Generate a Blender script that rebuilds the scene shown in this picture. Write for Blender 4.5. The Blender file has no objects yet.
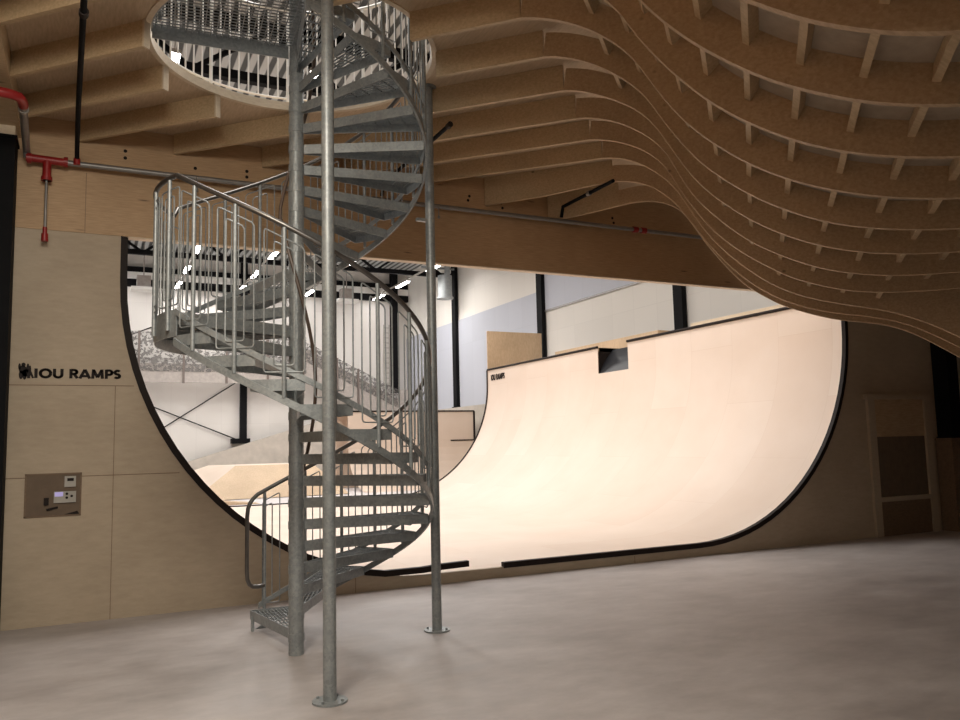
import bpy, math, random
from mathutils import Vector, Matrix
random.seed(7)
S2 = 2 ** -.5
R = math.radians
scene = bpy.context.scene
COL = scene.collection

# ------------------------------------------------------------------ materials
def nodes_of(name):
    m = bpy.data.materials.new(name); m.use_nodes = True
    nt = m.node_tree
    return m, nt, nt.nodes['Principled BSDF']

def ramp(nt, fac, stops):
    r = nt.nodes.new('ShaderNodeValToRGB')
    e = r.color_ramp.elements
    while len(e) < len(stops): e.new(.5)
    for el, (p, c) in zip(e, stops):
        el.position = p; el.color = (*c, 1)
    nt.links.new(fac, r.inputs[0])
    return r.outputs[0]

def mapped(nt, scale=(1, 1, 1), rot=(0, 0, 0), src='Object'):
    tc = nt.nodes.new('ShaderNodeTexCoord'); mp = nt.nodes.new('ShaderNodeMapping')
    mp.inputs['Scale'].default_value = scale; mp.inputs['Rotation'].default_value = rot
    nt.links.new(tc.outputs[src], mp.inputs[0])
    return mp.outputs[0]

def noise(nt, vec, scale=5, detail=4, rough=.55):
    n = nt.nodes.new('ShaderNodeTexNoise')
    n.inputs['Scale'].default_value = scale; n.inputs['Detail'].default_value = detail; n.inputs['Roughness'].default_value = rough
    nt.links.new(vec, n.inputs['Vector'])
    return n.outputs['Fac']

def mixc(nt, fac, a, b, mode='MULTIPLY'):
    m = nt.nodes.new('ShaderNodeMix'); m.data_type = 'RGBA'; m.blend_type = mode
    if isinstance(fac, (int, float)): m.inputs[0].default_value = fac
    else: nt.links.new(fac, m.inputs[0])
    for s, v in ((6, a), (7, b)):
        if isinstance(v, tuple): m.inputs[s].default_value = (*v, 1)
        else: nt.links.new(v, m.inputs[s])
    return m.outputs[2]

def bump(nt, b, h, strength=.1, dist=.01):
    n = nt.nodes.new('ShaderNodeBump'); n.inputs['Strength'].default_value = strength; n.inputs['Distance'].default_value = dist
    nt.links.new(h, n.inputs['Height']); nt.links.new(n.outputs[0], b.inputs['Normal'])

def wood(name, dark, light, stretch, rot=(0, 0, 0), rough=.6, knots=True):
    m, nt, b = nodes_of(name)
    v = mapped(nt, stretch, rot)
    g = noise(nt, v, 6, 6, .6)
    c = ramp(nt, g, [(.3, dark), (.7, light)])
    big = noise(nt, mapped(nt, (1, 1, 1)), .9, 2)
    c = mixc(nt, .45, c, ramp(nt, big, [(.35, (.72, .70, .66)), (.65, (1, 1, 1))]))
    if knots:
        vo = nt.nodes.new('ShaderNodeTexVoronoi'); vo.inputs['Scale'].default_value = 1.0
        nt.links.new(mapped(nt, tuple(max(.9, s * .42) for s in stretch), rot), vo.inputs['Vector'])
        c = mixc(nt, ramp(nt, vo.outputs['Distance'], [(.03, (.75,) * 3), (.075, (0, 0, 0))]), c, (.09, .05, .03), 'MIX')
    nt.links.new(c, b.inputs['Base Color']); b.inputs['Roughness'].default_value = rough
    bump(nt, b, g, .06)
    return m

def plain(name, col, rough=.5, metal=0, var=.12, scale=8):
    m, nt, b = nodes_of(name)
    g = noise(nt, mapped(nt), scale, 4)
    lo = tuple(c * (1 - var) for c in col); hi = tuple(min(1, c * (1 + var)) for c in col)
    nt.links.new(ramp(nt, g, [(.3, lo), (.7, hi)]), b.inputs['Base Color'])
    b.inputs['Roughness'].default_value = rough; b.inputs['Metallic'].default_value = metal
    return m

M = {}
# ribs run along the 45 degree diagonal: grain along it
M['rib'] = wood('kerto_rib', (.47, .34, .20), (.64, .485, .305), (1.2, 9, 9), (0, 0, R(45)))
M['ribcurve'] = wood('kerto_curved', (.44, .30, .175), (.60, .435, .275), (1.2, 9, 9), (0, 0, R(45)))
M['deckwood'] = wood('ceiling_deck_wood', (.52, .39, .25), (.68, .53, .37), (8, 1.2, 8), (0, 0, R(45)))
M['glulam'] = wood('glulam', (.46, .30, .165), (.62, .42, .25), (1, 9, 14))
M['ply'] = wood('wall_plywood', (.455, .365, .265), (.515, .42, .31), (1.2, 3, 4), knots=False)
M['ply2'] = wood('pale_plywood', (.58, .42, .27), (.70, .53, .36), (4, 4, 1.5), knots=False)
M['palewood'] = wood('pale_edge_wood', (.66, .54, .40), (.78, .66, .50), (3, 3, 9), knots=False)
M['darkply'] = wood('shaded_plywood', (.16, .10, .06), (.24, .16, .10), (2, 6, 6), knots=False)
M['black'] = plain('black_steel', (.006, .006, .007), .75)
M['edge'] = plain('black_edge_strip', (.02, .014, .012), .55)
M['red'] = plain('red_paint', (.30, .015, .015), .4)
M['white'] = plain('white_paint', (.82, .81, .78), .6, 0, .04, 1)
M['pipegrey'] = plain('grey_pipe', (.27, .26, .25), .4, .4)
M['darkrail'] = plain('backlit_tone_handrail', (.17, .16, .15), .33, .8)  # dark tone puts the rail's backlit silhouette into its colour
M['brownrail'] = plain('brown_inner_rail', (.10, .065, .045), .45)
M['greyplastic'] = plain('grey_plastic', (.42, .40, .36), .5)
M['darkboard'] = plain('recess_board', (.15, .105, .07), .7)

def galv():
    m, nt, b = nodes_of('galvanised_steel')
    v = nt.nodes.new('ShaderNodeTexVoronoi'); v.inputs['Scale'].default_value = 55
    nt.links.new(mapped(nt), v.inputs['Vector'])
    g = noise(nt, mapped(nt), 9, 5)
    c = mixc(nt, .5, ramp(nt, v.outputs['Color'], [(.2, (.24, .26, .268)), (.8, (.36, .385, .388))]), ramp(nt, g, [(.3, (.22, .24, .245)), (.7, (.38, .40, .402))]), 'MIX')
    nt.links.new(c, b.inputs['Base Color'])
    b.inputs['Metallic'].default_value = .3; b.inputs['Roughness'].default_value = .42
    return m
M['galv'] = galv()

def concrete():
    m, nt, b = nodes_of('concrete_floor')
    a = noise(nt, mapped(nt, (1, 1.6, 1), (0, 0, R(25))), .9, 6, .6)
    d = noise(nt, mapped(nt, (1, 1.7, 1), (0, 0, R(-20))), 2.4, 7, .65)
    c = mixc(nt, .5, ramp(nt, a, [(.34, (.29, .255, .24)), (.66, (.50, .455, .435))]), ramp(nt, d, [(.34, (.33, .29, .275)), (.66, (.54, .495, .475))]), 'MIX')
    nt.links.new(c, b.inputs['Base Color'])
    nt.links.new(ramp(nt, d, [(.3, (.42,) * 3), (.7, (.62,) * 3)]), b.inputs['Roughness'])
    bump(nt, b, d, .05)
    return m
M['floor'] = concrete()
M['concrete'] = plain('raw_concrete', (.50, .45, .39), .8, 0, .12, 2)
M['hallfloor'] = plain('hall_floor', (.72, .68, .68), .5, 0, .06, 1)

def ply_ramp():
    m, nt, b = nodes_of('ramp_plywood')
    tc = nt.nodes.new('ShaderNodeTexCoord')
    br = nt.nodes.new('ShaderNodeTexBrick')
    br.inputs['Color1'].default_value = (.83, .69, .585, 1); br.inputs['Color2'].default_value = (.86, .735, .635, 1); br.inputs['Mortar'].default_value = (.78, .64, .53, 1)
    br.inputs['Scale'].default_value = 1; br.inputs['Mortar Size'].default_value = .004
    br.inputs['Brick Width'].default_value = 2.44; br.inputs['Row Height'].default_value = 1.22
    nt.links.new(tc.outputs['UV'], br.inputs['Vector'])
    g = noise(nt, mapped(nt, (.7, .7, .7)), 1.4, 5)
    nt.links.new(mixc(nt, .5, br.outputs['Color'], ramp(nt, g, [(.3, (.90, .86, .82)), (.7, (1, 1, 1))])), b.inputs['Base Color'])
    b.inputs['Roughness'].default_value = .55
    return m
M['rampply'] = ply_ramp()

def blocks(name, col, axis):
    m, nt, b = nodes_of(name)
    br = nt.nodes.new('ShaderNodeTexBrick')
    br.inputs['Color1'].default_value = (*col, 1); br.inputs['Color2'].default_value = (*[c * .95 for c in col], 1); br.inputs['Mortar'].default_value = (*[c * .93 for c in col], 1)
    br.inputs['Scale'].default_value = 1; br.inputs['Mortar Size'].default_value = .012; br.inputs['Brick Width'].default_value = 1.2; br.inputs['Row Height'].default_value = 3.0
    br.offset = 0
    sep = nt.nodes.new('ShaderNodeSeparateXYZ'); cb = nt.nodes.new('ShaderNodeCombineXYZ')
    tc = nt.nodes.new('ShaderNodeTexCoord'); nt.links.new(tc.outputs['Object'], sep.inputs[0])
    nt.links.new(sep.outputs[axis], cb.inputs[0]); nt.links.new(sep.outputs[2], cb.inputs[1])
    nt.links.new(cb.outputs[0], br.inputs['Vector'])
    nt.links.new(br.outputs['Color'], b.inputs['Base Color']); b.inputs['Roughness'].default_value = .75
    return m
M['bluewall'] = blocks('grey_blue_block', (.50, .52, .58), 1)
M['whitewall'] = blocks('white_hall_panel', (.74, .71, .66), 1)
M['farwall'] = blocks('white_far_panel', (.78, .75, .71), 0)

def corrugated():
    m, nt, b = nodes_of('corrugated_roof_steel')
    w = nt.nodes.new('ShaderNodeTexWave'); w.inputs['Scale'].default_value = 1.0; w.bands_direction = 'X'
    nt.links.new(mapped(nt), w.inputs['Vector'])
    nt.links.new(ramp(nt, w.outputs['Fac'], [(.3, (.04, .045, .045)), (.6, (.50, .52, .52))]), b.inputs['Base Color'])
    b.inputs['Roughness'].default_value = .5
    return m
M['roof'] = corrugated()

def perforated():
    m, nt, b = nodes_of('perforated_sheet')
    v = noise(nt, mapped(nt), 7, 2, .6)
    f = ramp(nt, v, [(.42, (.1,) * 3), (.5, (.85,) * 3)])
    b.inputs['Base Color'].default_value = (.16, .15, .14, 1); b.inputs['Roughness'].default_value = .5
    tr = nt.nodes.new('ShaderNodeBsdfTransparent'); mx = nt.nodes.new('ShaderNodeMixShader')
    nt.links.new(f, mx.inputs[0]); nt.links.new(b.outputs[0], mx.inputs[1]); nt.links.new(tr.outputs[0], mx.inputs[2])
    nt.links.new(mx.outputs[0], nt.nodes['Material Output'].inputs['Surface'])
    return m
M['perf'] = perforated()
M['greyband'] = plain('grey_gallery_edge', (.40, .36, .33), .6)
M['darkpost'] = plain('dark_gallery_post', (.15, .12, .105), .6)

def emit(name, col, s):
    m, nt, b = nodes_of(name)
    b.inputs['Base Color'].default_value = (*col, 1)
    b.inputs['Emission Color'].default_value = (*col, 1); b.inputs['Emission Strength'].default_value = s
    return m
M['tube'] = emit('lamp_tube', (1, .97, .95), 30)
M['display'] = emit('lit_display', (.45, .40, .75), .35)
M['blackgloss'] = plain('black_gloss_sheet', (.012, .012, .015), .38)
for k_ in ('black', 'edge'): M[k_].node_tree.nodes['Principled BSDF'].inputs['Specular IOR Level'].default_value = .15

# ------------------------------------------------------------------ mesh builder
class MB:
    def __init__(s): s.v = []; s.f = []; s.uv = None
    def quad(s, *p):
        b = len(s.v); s.v += [tuple(q) for q in p]; s.f.append(tuple(range(b, b + len(p)))); return s
    def box(s, x0, x1, y0, y1, z0, z1):
        b = len(s.v)
        s.v += [(x0, y0, z0), (x1, y0, z0), (x1, y1, z0), (x0, y1, z0), (x0, y0, z1), (x1, y0, z1), (x1, y1, z1), (x0, y1, z1)]
        s.f += [tuple(b + i for i in q) for q in ((3, 2, 1, 0), (4, 5, 6, 7), (0, 1, 5, 4), (1, 2, 6, 5), (2, 3, 7, 6), (3, 0, 4, 7))]
        return s
    def hexa(s, p):   # p: 8 points, bottom loop then top loop
        b = len(s.v); s.v += [tuple(q) for q in p]
        s.f += [tuple(b + i for i in q) for q in ((3, 2, 1, 0), (4, 5, 6, 7), (0, 1, 5, 4), (1, 2, 6, 5), (2, 3, 7, 6), (3, 0, 4, 7))]
        return s
    def bar(s, a, c, w, h, up=(0, 0, 1)):
        a = Vector(a); c = Vector(c); d = (c - a).normalized(); up = Vector(up)
        x = d.cross(up)
        if x.length < 1e-4: x = d.cross(Vector((1, 0, 0)))
        x.normalize(); y = x.cross(d)
        x *= w / 2; y *= h / 2
        return s.hexa([a - x - y, a + x - y, c + x - y, c - x - y, a - x + y, a + x + y, c + x + y, c - x + y])
    def tube(s, pts, r, n=10, closed=False, caps=True):
        pts = [Vector(p) for p in pts]; m = len(pts); b0 = len(s.v)
        prev = None
        for i, p in enumerate(pts):
            if closed: t = pts[(i + 1) % m] - pts[i - 1]
            else: t = pts[min(i + 1, m - 1)] - pts[max(i - 1, 0)]
            t.normalize()
            if prev is None:
                x = t.cross(Vector((0, 0, 1)))
                if x.length < .05: x = t.cross(Vector((1, 0, 0)))
            else: x = prev - t * prev.dot(t)
            x.normalize(); prev = x; y = t.cross(x)
            for k in range(n):
                a = 2 * math.pi * k / n
                s.v.append(tuple(p + x * (r * math.cos(a)) + y * (r * math.sin(a))))
        for i in range(m if closed else m - 1):
            j = (i + 1) % m
            for k in range(n):
                l = (k + 1) % n
                s.f.append((b0 + i * n + k, b0 + i * n + l, b0 + j * n + l, b0 + j * n + k))
        if caps and not closed:
            s.f.append(tuple(b0 + k for k in range(n))[::-1]); s.f.append(tuple(b0 + (m - 1) * n + k for k in range(n)))
        return s
    def cyl(s, x, y, z0, z1, r, n=20): return s.tube([(x, y, z0), (x, y, z1)], r, n)
    def sweep(s, pts, sec):   # pts: list of (origin, ex, ey); sec: closed 2D section
        b0 = len(s.v); n = len(sec)
        for o, ex, ey in pts:
            for a, c in sec: s.v.append(tuple(Vector(o) + Vector(ex) * a + Vector(ey) * c))
        for i in range(len(pts) - 1):
            for k in range(n):
                l = (k + 1) % n
                s.f.append((b0 + i * n + k, b0 + i * n + l, b0 + (i + 1) * n + l, b0 + (i + 1) * n + k))
        s.f.append(tuple(b0 + k for k in range(n))[::-1]); s.f.append(tuple(b0 + (len(pts) - 1) * n + k for k in range(n)))
        return s
    def prism(s, poly, ax):   # poly: list of 3D points, extruded by vector ax
        b = len(s.v); n = len(poly); ax = Vector(ax)
        s.v += [tuple(p) for p in poly] + [tuple(Vector(p) + ax) for p in poly]
        s.f.append(tuple(range(b, b + n))); s.f.append(tuple(range(b + n, b + 2 * n))[::-1])
        for k in range(n):
            l = (k + 1) % n; s.f.append((b + k, b + n + k, b + n + l, b + l))
        return s

def build(name, mb, mat, parent=None, smooth=False, origin=None):
    if parent is not None: o0 = Vector(parent['_o'])
    elif origin is not None: o0 = Vector(origin)
    else:
        xs = [p[0] for p in mb.v]; ys = [p[1] for p in mb.v]; zs = [p[2] for p in mb.v]
        o0 = Vector(((min(xs) + max(xs)) / 2, (min(ys) + max(ys)) / 2, min(zs)))
    me = bpy.data.meshes.new(name)
    me.from_pydata([tuple(Vector(p) - o0) for p in mb.v], [], mb.f)
    me.materials.append(mat)
    if smooth:
        for p in me.polygons: p.use_smooth = True
        try: me.set_sharp_from_angle(angle=R(40))
        except Exception: pass
    if mb.uv:
        lay = me.uv_layers.new(name='UVMap')
        for l in me.loops: lay.data[l.index].uv = mb.uv[l.vertex_index]
    me.validate(); me.update()
    import bmesh
    bm = bmesh.new(); bm.from_mesh(me); bmesh.ops.recalc_face_normals(bm, faces=bm.faces); bm.to_mesh(me); bm.free()
    o = bpy.data.objects.new(name, me); COL.objects.link(o)
    o['_o'] = tuple(o0)
    if parent is not None:
        o.parent = parent
    else: o.location = o0
    return o

def tag(o, label, cat, group=None, kind=None):
    o['label'] = label; o['category'] = cat
    if group: o['group'] = group
    if kind: o['kind'] = kind
    return o
def thing(name, label, cat, loc, group=None, kind=None):
    o = bpy.data.objects.new(name, None); COL.objects.link(o); o.location = loc; o['_o'] = tuple(loc)
    o.empty_display_size = .1
    return tag(o, label, cat, group, kind)
def struct(name, mb, mat, label=None, smooth=False):
    o = build(name, mb, mat, smooth=smooth); o['kind'] = 'structure'
    if label: o['label'] = label
    return o
def copy_part(src, parent, name=None):     # a linked copy of a part below another thing at the same relative place
    c = src.copy(); COL.objects.link(c); c.parent = parent; c['_o'] = tuple(parent['_o'])
    return c
def UV(u, v, z): return ((u + v) * S2, (v - u) * S2, z)

# ------------------------------------------------------------------ camera
yaw, pit, rol = R(26.092), R(5.927), R(-1.355)
F = Vector((math.sin(yaw) * math.cos(pit), math.cos(yaw) * math.cos(pit), math.sin(pit)))
r_ = Vector((math.cos(yaw), -math.sin(yaw), 0)); u_ = r_.cross(F)
RX = r_ * math.cos(rol) + u_ * math.sin(rol); UX = -r_ * math.sin(rol) + u_ * math.cos(rol)
cam = bpy.data.cameras.new('camera'); cam.sensor_width = 36; cam.lens = 797.47 / 960 * 36
cam.clip_start = .05; cam.clip_end = 200
co = bpy.data.objects.new('camera', cam); COL.objects.link(co)
co.matrix_world = Matrix(((RX.x, UX.x, -F.x, 0), (RX.y, UX.y, -F.y, 0), (RX.z, UX.z, -F.z, 1.75), (0, 0, 0, 1)))
scene.camera = co

YW = 9.45            # front face of the plywood wall with the ramp-shaped opening
ZB = 4.11            # underside of the big beam
ZC = 5.34            # underside of the ceiling deck
XL, XR, RT, ZF = .27, 11.68, 3.5, .13      # ramp profile: outer edges, transition radius, flat height

def half_profile(off=0, n=22):     # ramp section from the left top edge round to the right top edge, shrunk by off
    pts = []
    r = RT - off
    pts.append((XL + off, ZB))
    for i in range(n + 1):
        a = math.pi + i / n * math.pi / 2
        pts.append((XL + RT + r * math.cos(a), ZF + RT + r * math.sin(a)))
    for i in range(n + 1):
        a = -math.pi / 2 + i / n * math.pi / 2
        pts.append((XR - RT + r * math.cos(a), ZF + RT + r * math.sin(a)))
    pts.append((XR - off, ZB))
    return pts

# ------------------------------------------------------------------ the room shell
struct('floor', MB().box(-1.3, 17, -3, YW + .3, -.2, 0), M['floor'])
w = MB()
pf = half_profile()
def wall_with_opening(y0, y1):
    X0, X1 = -1.3, 17
    # left of the opening, strip by strip along the curve, then below the flat, then the right of it
    n = len(pf) // 2
    for i in range(len(pf) - 1):
        (xa, za), (xb, zb) = pf[i], pf[i + 1]
        if i < n - 1:
            w.hexa([(X0, y0, zb), (xb, y0, zb), (xb, y1, zb), (X0, y1, zb), (X0, y0, za), (xa, y0, za), (xa, y1, za), (X0, y1, za)])
        elif i == n - 1:
            w.box(X0, X1, y0, y1, 0, ZF)
        else:
            w.hexa([(xa, y0, za), (X1, y0, za), (X1, y1, za), (xa, y1, za), (xb, y0, zb), (X1, y0, zb), (X1, y1, zb), (xb, y1, zb)])
wall_with_opening(YW, YW + .06)
struct('wall_front', w, M['ply'], 'pale plywood wall with a ramp shaped opening cut in it')
# plywood panel joints on the left part of the wall and further right
j = MB()
for a, b in (((-1.0, 2.455), (.42, 2.455)), ((-1.0, 1.50), (.9, 1.50))): j.box(a[0], b[0], YW - .002, YW + .001, a[1] - .004, a[1] + .004)
for x, z0, z1 in ((.235, 0, 2.455), (2.9, 0, .2), (7.0, 0, .1)): j.box(x - .003, x + .003, YW - .002, YW + .001, z0, z1)
j.box(-.105, -.10, YW - .013, YW - .009, ZB, 4.78)
struct('trim_1', j, M['darkply'], 'dark joints between plywood wall sheets')
# black edging round the opening (two lengths with a gap in the flat)
def edging(pts):
    e = MB()
    sec = []
    for i, (x, z) in enumerate(pts):
        a = pts[max(0, i - 1)]; b = pts[min(len(pts) - 1, i + 1)]
        d = Vector((b[0] - a[0], 0, b[1] - a[1])).normalized(); nrm = Vector((-d.z, 0, d.x))   # towards the opening
        sec.append(((x, YW - .012, z), nrm, Vector((0, 1, 0))))
    e.sweep(sec, [(-.014, 0), (.058, 0), (.058, .075), (-.014, .075)])
    return e
half = len(pf) // 2
lft = pf[:half - 6] + [(x, max(z, .17)) for x, z in pf[half - 6:half]] + [(4.0, .185), (4.40, .195)]
struct('trim_2', edging(lft), M['edge'], 'black edge strip following the left curve of the opening')
struct('trim_3', edging([(4.9, ZF), (6.5, ZF)] + pf[half:]), M['edge'], 'black edge strip following the right curve of the opening')
# the big glulam beam over the opening
struct('beam_over_opening', MB().box(-1.3, 17, YW - .01, YW + .10, ZB, ZC - .002), M['glulam'], 'deep brown glulam beam over the opening')
struct('trim_4', MB().box(XL, XR, YW - .012, YW + .10, ZB - .012, ZB), M['palewood'], 'thin pale strip painting the hall light under the beam')  # pale wood stands in for hall light on the beam's underside
bh = MB()
for x, z in ((.28, 5.08), (.28, 5.0), (1.02, 4.98), (1.6, 5.02), (1.6, 4.95), (4.5, 5.0), (4.52, 5.06), (5.0, 5.02), (5.02, 4.95), (6.85, 5.0), (6.87, 4.93)):
    bh.tube([(x, YW - .014, z), (x, YW + .01, z)], .02, 8)
struct('trim_5', bh, M['edge'], 'dark bolt holes in the beam')

# ceiling deck with the round stair opening
CX, CY = 1.62, 6.99
RH = 1.255
def deck(z0, z1, x0, x1, y0, y1):
    d = MB(); N = 96
    angs = sorted(set([2 * math.pi * i / N for i in range(N)] + [math.atan2(y - CY, x - CX) % (2 * math.pi) for x in (x0, x1) for y in (y0, y1)]))
    inn = [(CX + RH * math.cos(a), CY + RH * math.sin(a)) for a in angs]; out = []
    for a in angs:
        c, s = math.cos(a), math.sin(a); t = 1e9
        if c > 1e-9: t = min(t, (x1 - CX) / c)
        if c < -1e-9: t = min(t, (x0 - CX) / c)
        if s > 1e-9: t = min(t, (y1 - CY) / s)
        if s < -1e-9: t = min(t, (y0 - CY) / s)
        out.append((CX + t * c, CY + t * s))
    n = len(angs); d.v = [(x, y, z0) for x, y in inn] + [(x, y, z0) for x, y in out] + [(x, y, z1) for x, y in inn] + [(x, y, z1) for x, y in out]
    for i in range(n):
        k = (i + 1) % n
        d.f += [(i, n + i, n + k, k), (2 * n + i, 2 * n + k, 3 * n + k, 3 * n + i), (n + i, 3 * n + i, 3 * n + k, n + k)]
    return d
struct('ceiling', deck(ZC, ZC + .06, -1.3, 17, -3, YW + .28), M['deckwood'], 'timber ceiling deck with a round stair opening')
ring = MB()
N = 96
ring.sweep([((CX, CY, 0), Vector((math.cos(a), math.sin(a), 0)), Vector((0, 0, 1))) for a in [2 * math.pi * i / N for i in range(N + 1)]],
           [(RH - .012, ZC - .012), (RH + .035, ZC - .012), (RH + .035, ZC + .075), (RH - .012, ZC + .075)])
struct('trim_6', ring, M['palewood'], 'wooden rim of the round stair opening, coloured pale for light from above', smooth=True)  # rim coloured paler than the deck to carry the light from the roof
# left edge beam with its black column
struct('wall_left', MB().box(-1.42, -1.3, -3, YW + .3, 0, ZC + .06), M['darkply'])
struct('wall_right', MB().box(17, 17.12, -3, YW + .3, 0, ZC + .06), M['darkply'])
eb = thing('edge_beam', 'pale glulam ceiling beam running along the left side above the black column', 'beam', (-.9, 4, 5.08), kind='thing')
build('beam_body', MB().box(-1.02, -.72, -1.5, YW - .01, 5.08, ZC), M['rib'], eb)
build('packing_post', MB().box(-.98, -.76, YW - .34, YW - .02, 4.98, 5.08), M['palewood'], eb)
cl = thing('black_column', 'black steel column at the left end of the plywood wall', 'column', (-.92, YW - .2, 0), kind='thing')
build('column_shaft', MB().box(-1.12, -.755, YW - .34, YW - .03, 0, 4.95), M['black'], cl)
build('cap_plate', MB().box(-1.14, -.74, YW - .36, YW - .015, 4.95, 4.98), M['black'], cl)

# ------------------------------------------------------------------ ribs: joists that sweep down into the hanging bowl
PROF = {
 -3: [(0.08,3.76),(0.12,3.72),(0.21,3.67),(0.34,3.59),(0.51,3.53),(0.64,3.48),(0.91,3.43)],
 -2: [(-0.5,4.26),(-0.39,4.12),(-0.19,3.92),(0.06,3.73),(0.22,3.63),(0.33,3.58),(0.59,3.47),(0.82,3.41),(1.06,3.37)],
 -1: [(-0.72,4.64),(-0.66,4.5),(-0.54,4.31),(-0.39,4.12),(-0.18,3.89),(0.05,3.71),(0.2,3.62),(0.36,3.53),(0.65,3.42),(0.92,3.36),(1.2,3.32)],
 0: [(-2.37,5.11),(-1.65,5.11),(-1.51,5.09),(-1.33,5.04),(-1.13,4.95),(-1.0,4.87),(-0.87,4.77),(-0.76,4.67),(-0.71,4.59),(-0.63,4.46),(-0.54,4.29),(-0.4,4.09),(-0.3,3.97),(-0.19,3.87),(0.04,3.68),(0.21,3.58),(0.38,3.49),(0.65,3.39),(0.96,3.31),(1.34,3.26)],
 1: [(-2.66,5.12),(-2.1,5.12),(-1.64,5.11),(-1.5,5.1),(-1.35,5.05),(-1.16,4.97),(-0.98,4.85),(-0.82,4.72),(-0.74,4.63),(-0.7,4.58),(-0.59,4.37),(-0.48,4.2),(-0.34,4.0),(-0.2,3.86),(0.04,3.66),(0.34,3.48),(0.64,3.35),(0.98,3.27),(1.31,3.23),(1.49,3.22)],
 2: [(-2.95,5.1),(-2.0,5.1),(-1.78,5.1),(-1.58,5.1),(-1.39,5.06),(-1.19,4.97),(-0.97,4.86),(-0.81,4.73),(-0.71,4.6),(-0.57,4.34),(-0.45,4.14),(-0.39,4.04),(-0.21,3.85),(0.05,3.63),(0.35,3.45),(0.66,3.32),(0.99,3.24),(1.32,3.2),(1.63,3.19)],
 3: [(-3.22,5.09),(-2.2,5.09),(-1.84,5.09),(-1.57,5.09),(-1.45,5.08),(-1.22,5.01),(-1.01,4.9),(-0.85,4.77),(-0.73,4.66),(-0.69,4.59),(-0.59,4.37),(-0.46,4.11),(-0.19,3.81),(0.07,3.58),(0.37,3.41),(0.68,3.27),(1.02,3.19),(1.36,3.15),(1.78,3.15)],
 4: [(-3.51,5.12),(-2.41,5.12),(-1.91,5.12),(-1.62,5.12),(-1.47,5.1),(-1.25,5.04),(-1.04,4.94),(-0.88,4.82),(-0.76,4.68),(-0.61,4.37),(-0.41,4.05),(-0.27,3.87),(0.01,3.62),(0.4,3.36),(0.7,3.24),(1.03,3.15),(1.39,3.12),(1.69,3.11),(1.92,3.12)],
 5: [(-3.8,5.14),(-2.61,5.14),(-2.07,5.14),(-1.76,5.14),(-1.48,5.13),(-1.3,5.09),(-1.12,5.01),(-0.95,4.88),(-0.76,4.7),(-0.62,4.46),(-0.47,4.17),(-0.3,3.93),(-0.07,3.69),(0.17,3.48),(0.34,3.37),(0.59,3.25),(0.86,3.17),(1.19,3.09),(1.43,3.03),(1.73,2.9),(2.04,2.72)],
 6: [(-2.47,4.98),(-1.96,5.03),(-1.5,5.06),(-1.31,5.03),(-1.12,4.96),(-0.97,4.86),(-0.76,4.64),(-0.61,4.39),(-0.43,4.12),(-0.19,3.81),(0.03,3.59),(0.35,3.36),(0.71,3.21),(1.0,3.14),(1.28,3.09),(1.53,3.03),(1.78,2.93),(2.18,2.68)],
 7: [(-2.2,4.86),(-1.66,4.93),(-1.36,4.97),(-1.13,4.95),(-0.91,4.88),(-0.75,4.75),(-0.68,4.63),(-0.51,4.32),(-0.24,3.94),(-0.01,3.67),(0.38,3.4),(0.75,3.25),(1.07,3.15),(1.36,3.11),(1.63,3.05),(1.9,2.92),(2.33,2.62)],
}
g0 = PROF[0]
PROF[-1] = [p for p in g0 if p[0] < -.78] + PROF[-1]
PROF[-2] = [p for p in g0 if p[0] < -.55] + PROF[-2]
PROF[-3] = [(u, z + .03) for u, z in g0 if u < -.02] + PROF[-3]
PROF[-4] = [(u, z + .06) for u, z in g0 if u < .3] + [(.38, 3.60), (.65, 3.53), (.95, 3.48)]
for k in range(-4, 5):
    u, z = PROF[k][-1]
    PROF[k] = PROF[k] + [(u + .5, z - .02), (u + 1.0, z + .01), (u + 1.5, z + .1)]
for k in (5, 6, 7):
    u, z = PROF[k][-1]
    PROF[k] = PROF[k] + [(u + .4, z - .3), (u + .75, z - .65)]
def vk(k): return 5.83 + .7 * k
def smooth_profile(pts, step=.06, sig=2.0):
    ss = [0]
    for a, b in zip(pts, pts[1:]): ss.append(ss[-1] + math.hypot(b[0] - a[0], b[1] - a[1]))
    n = max(8, int(ss[-1] / step)); out = []; i = 0
    for q in range(n + 1):
        s = ss[-1] * q / n
        while i < len(ss) - 2 and ss[i + 1] < s: i += 1
        t = (s - ss[i]) / max(1e-9, ss[i + 1] - ss[i])
        out.append((pts[i][0] + t * (pts[i + 1][0] - pts[i][0]), pts[i][1] + t * (pts[i + 1][1] - pts[i][1])))
    sm = []
    for q in range(n + 1):
        W = a = b = 0
        for d in range(-5, 6):
            e = q + d
            if e < 0: p = (2 * out[0][0] - out[-e][0], 2 * out[0][1] - out[-e][1])
            elif e > n: p = (2 * out[n][0] - out[2 * n - e][0], 2 * out[n][1] - out[2 * n - e][1])
            else: p = out[e]
            g = math.exp(-d * d / (2 * sig * sig)); W += g; a += g * p[0]; b += g * p[1]
        sm.append((a / W, b / W))
    return sm
SM = {k: smooth_profile(PROF[k]) for k in PROF}
def normals(pts):
    o = []
    for i in range(len(pts)):
        a = pts[max(0, i - 1)]; b = pts[min(len(pts) - 1, i + 1)]
        d = (b[0] - a[0], b[1] - a[1]); l = math.hypot(*d); o.append((-d[1] / l, d[0] / l))
    return o
def offset(pts, dist): return [(p[0] + n[0] * dist, min(ZC, p[1] + n[1] * dist)) for p, n in zip(pts, normals(pts))]
T = .042
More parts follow.
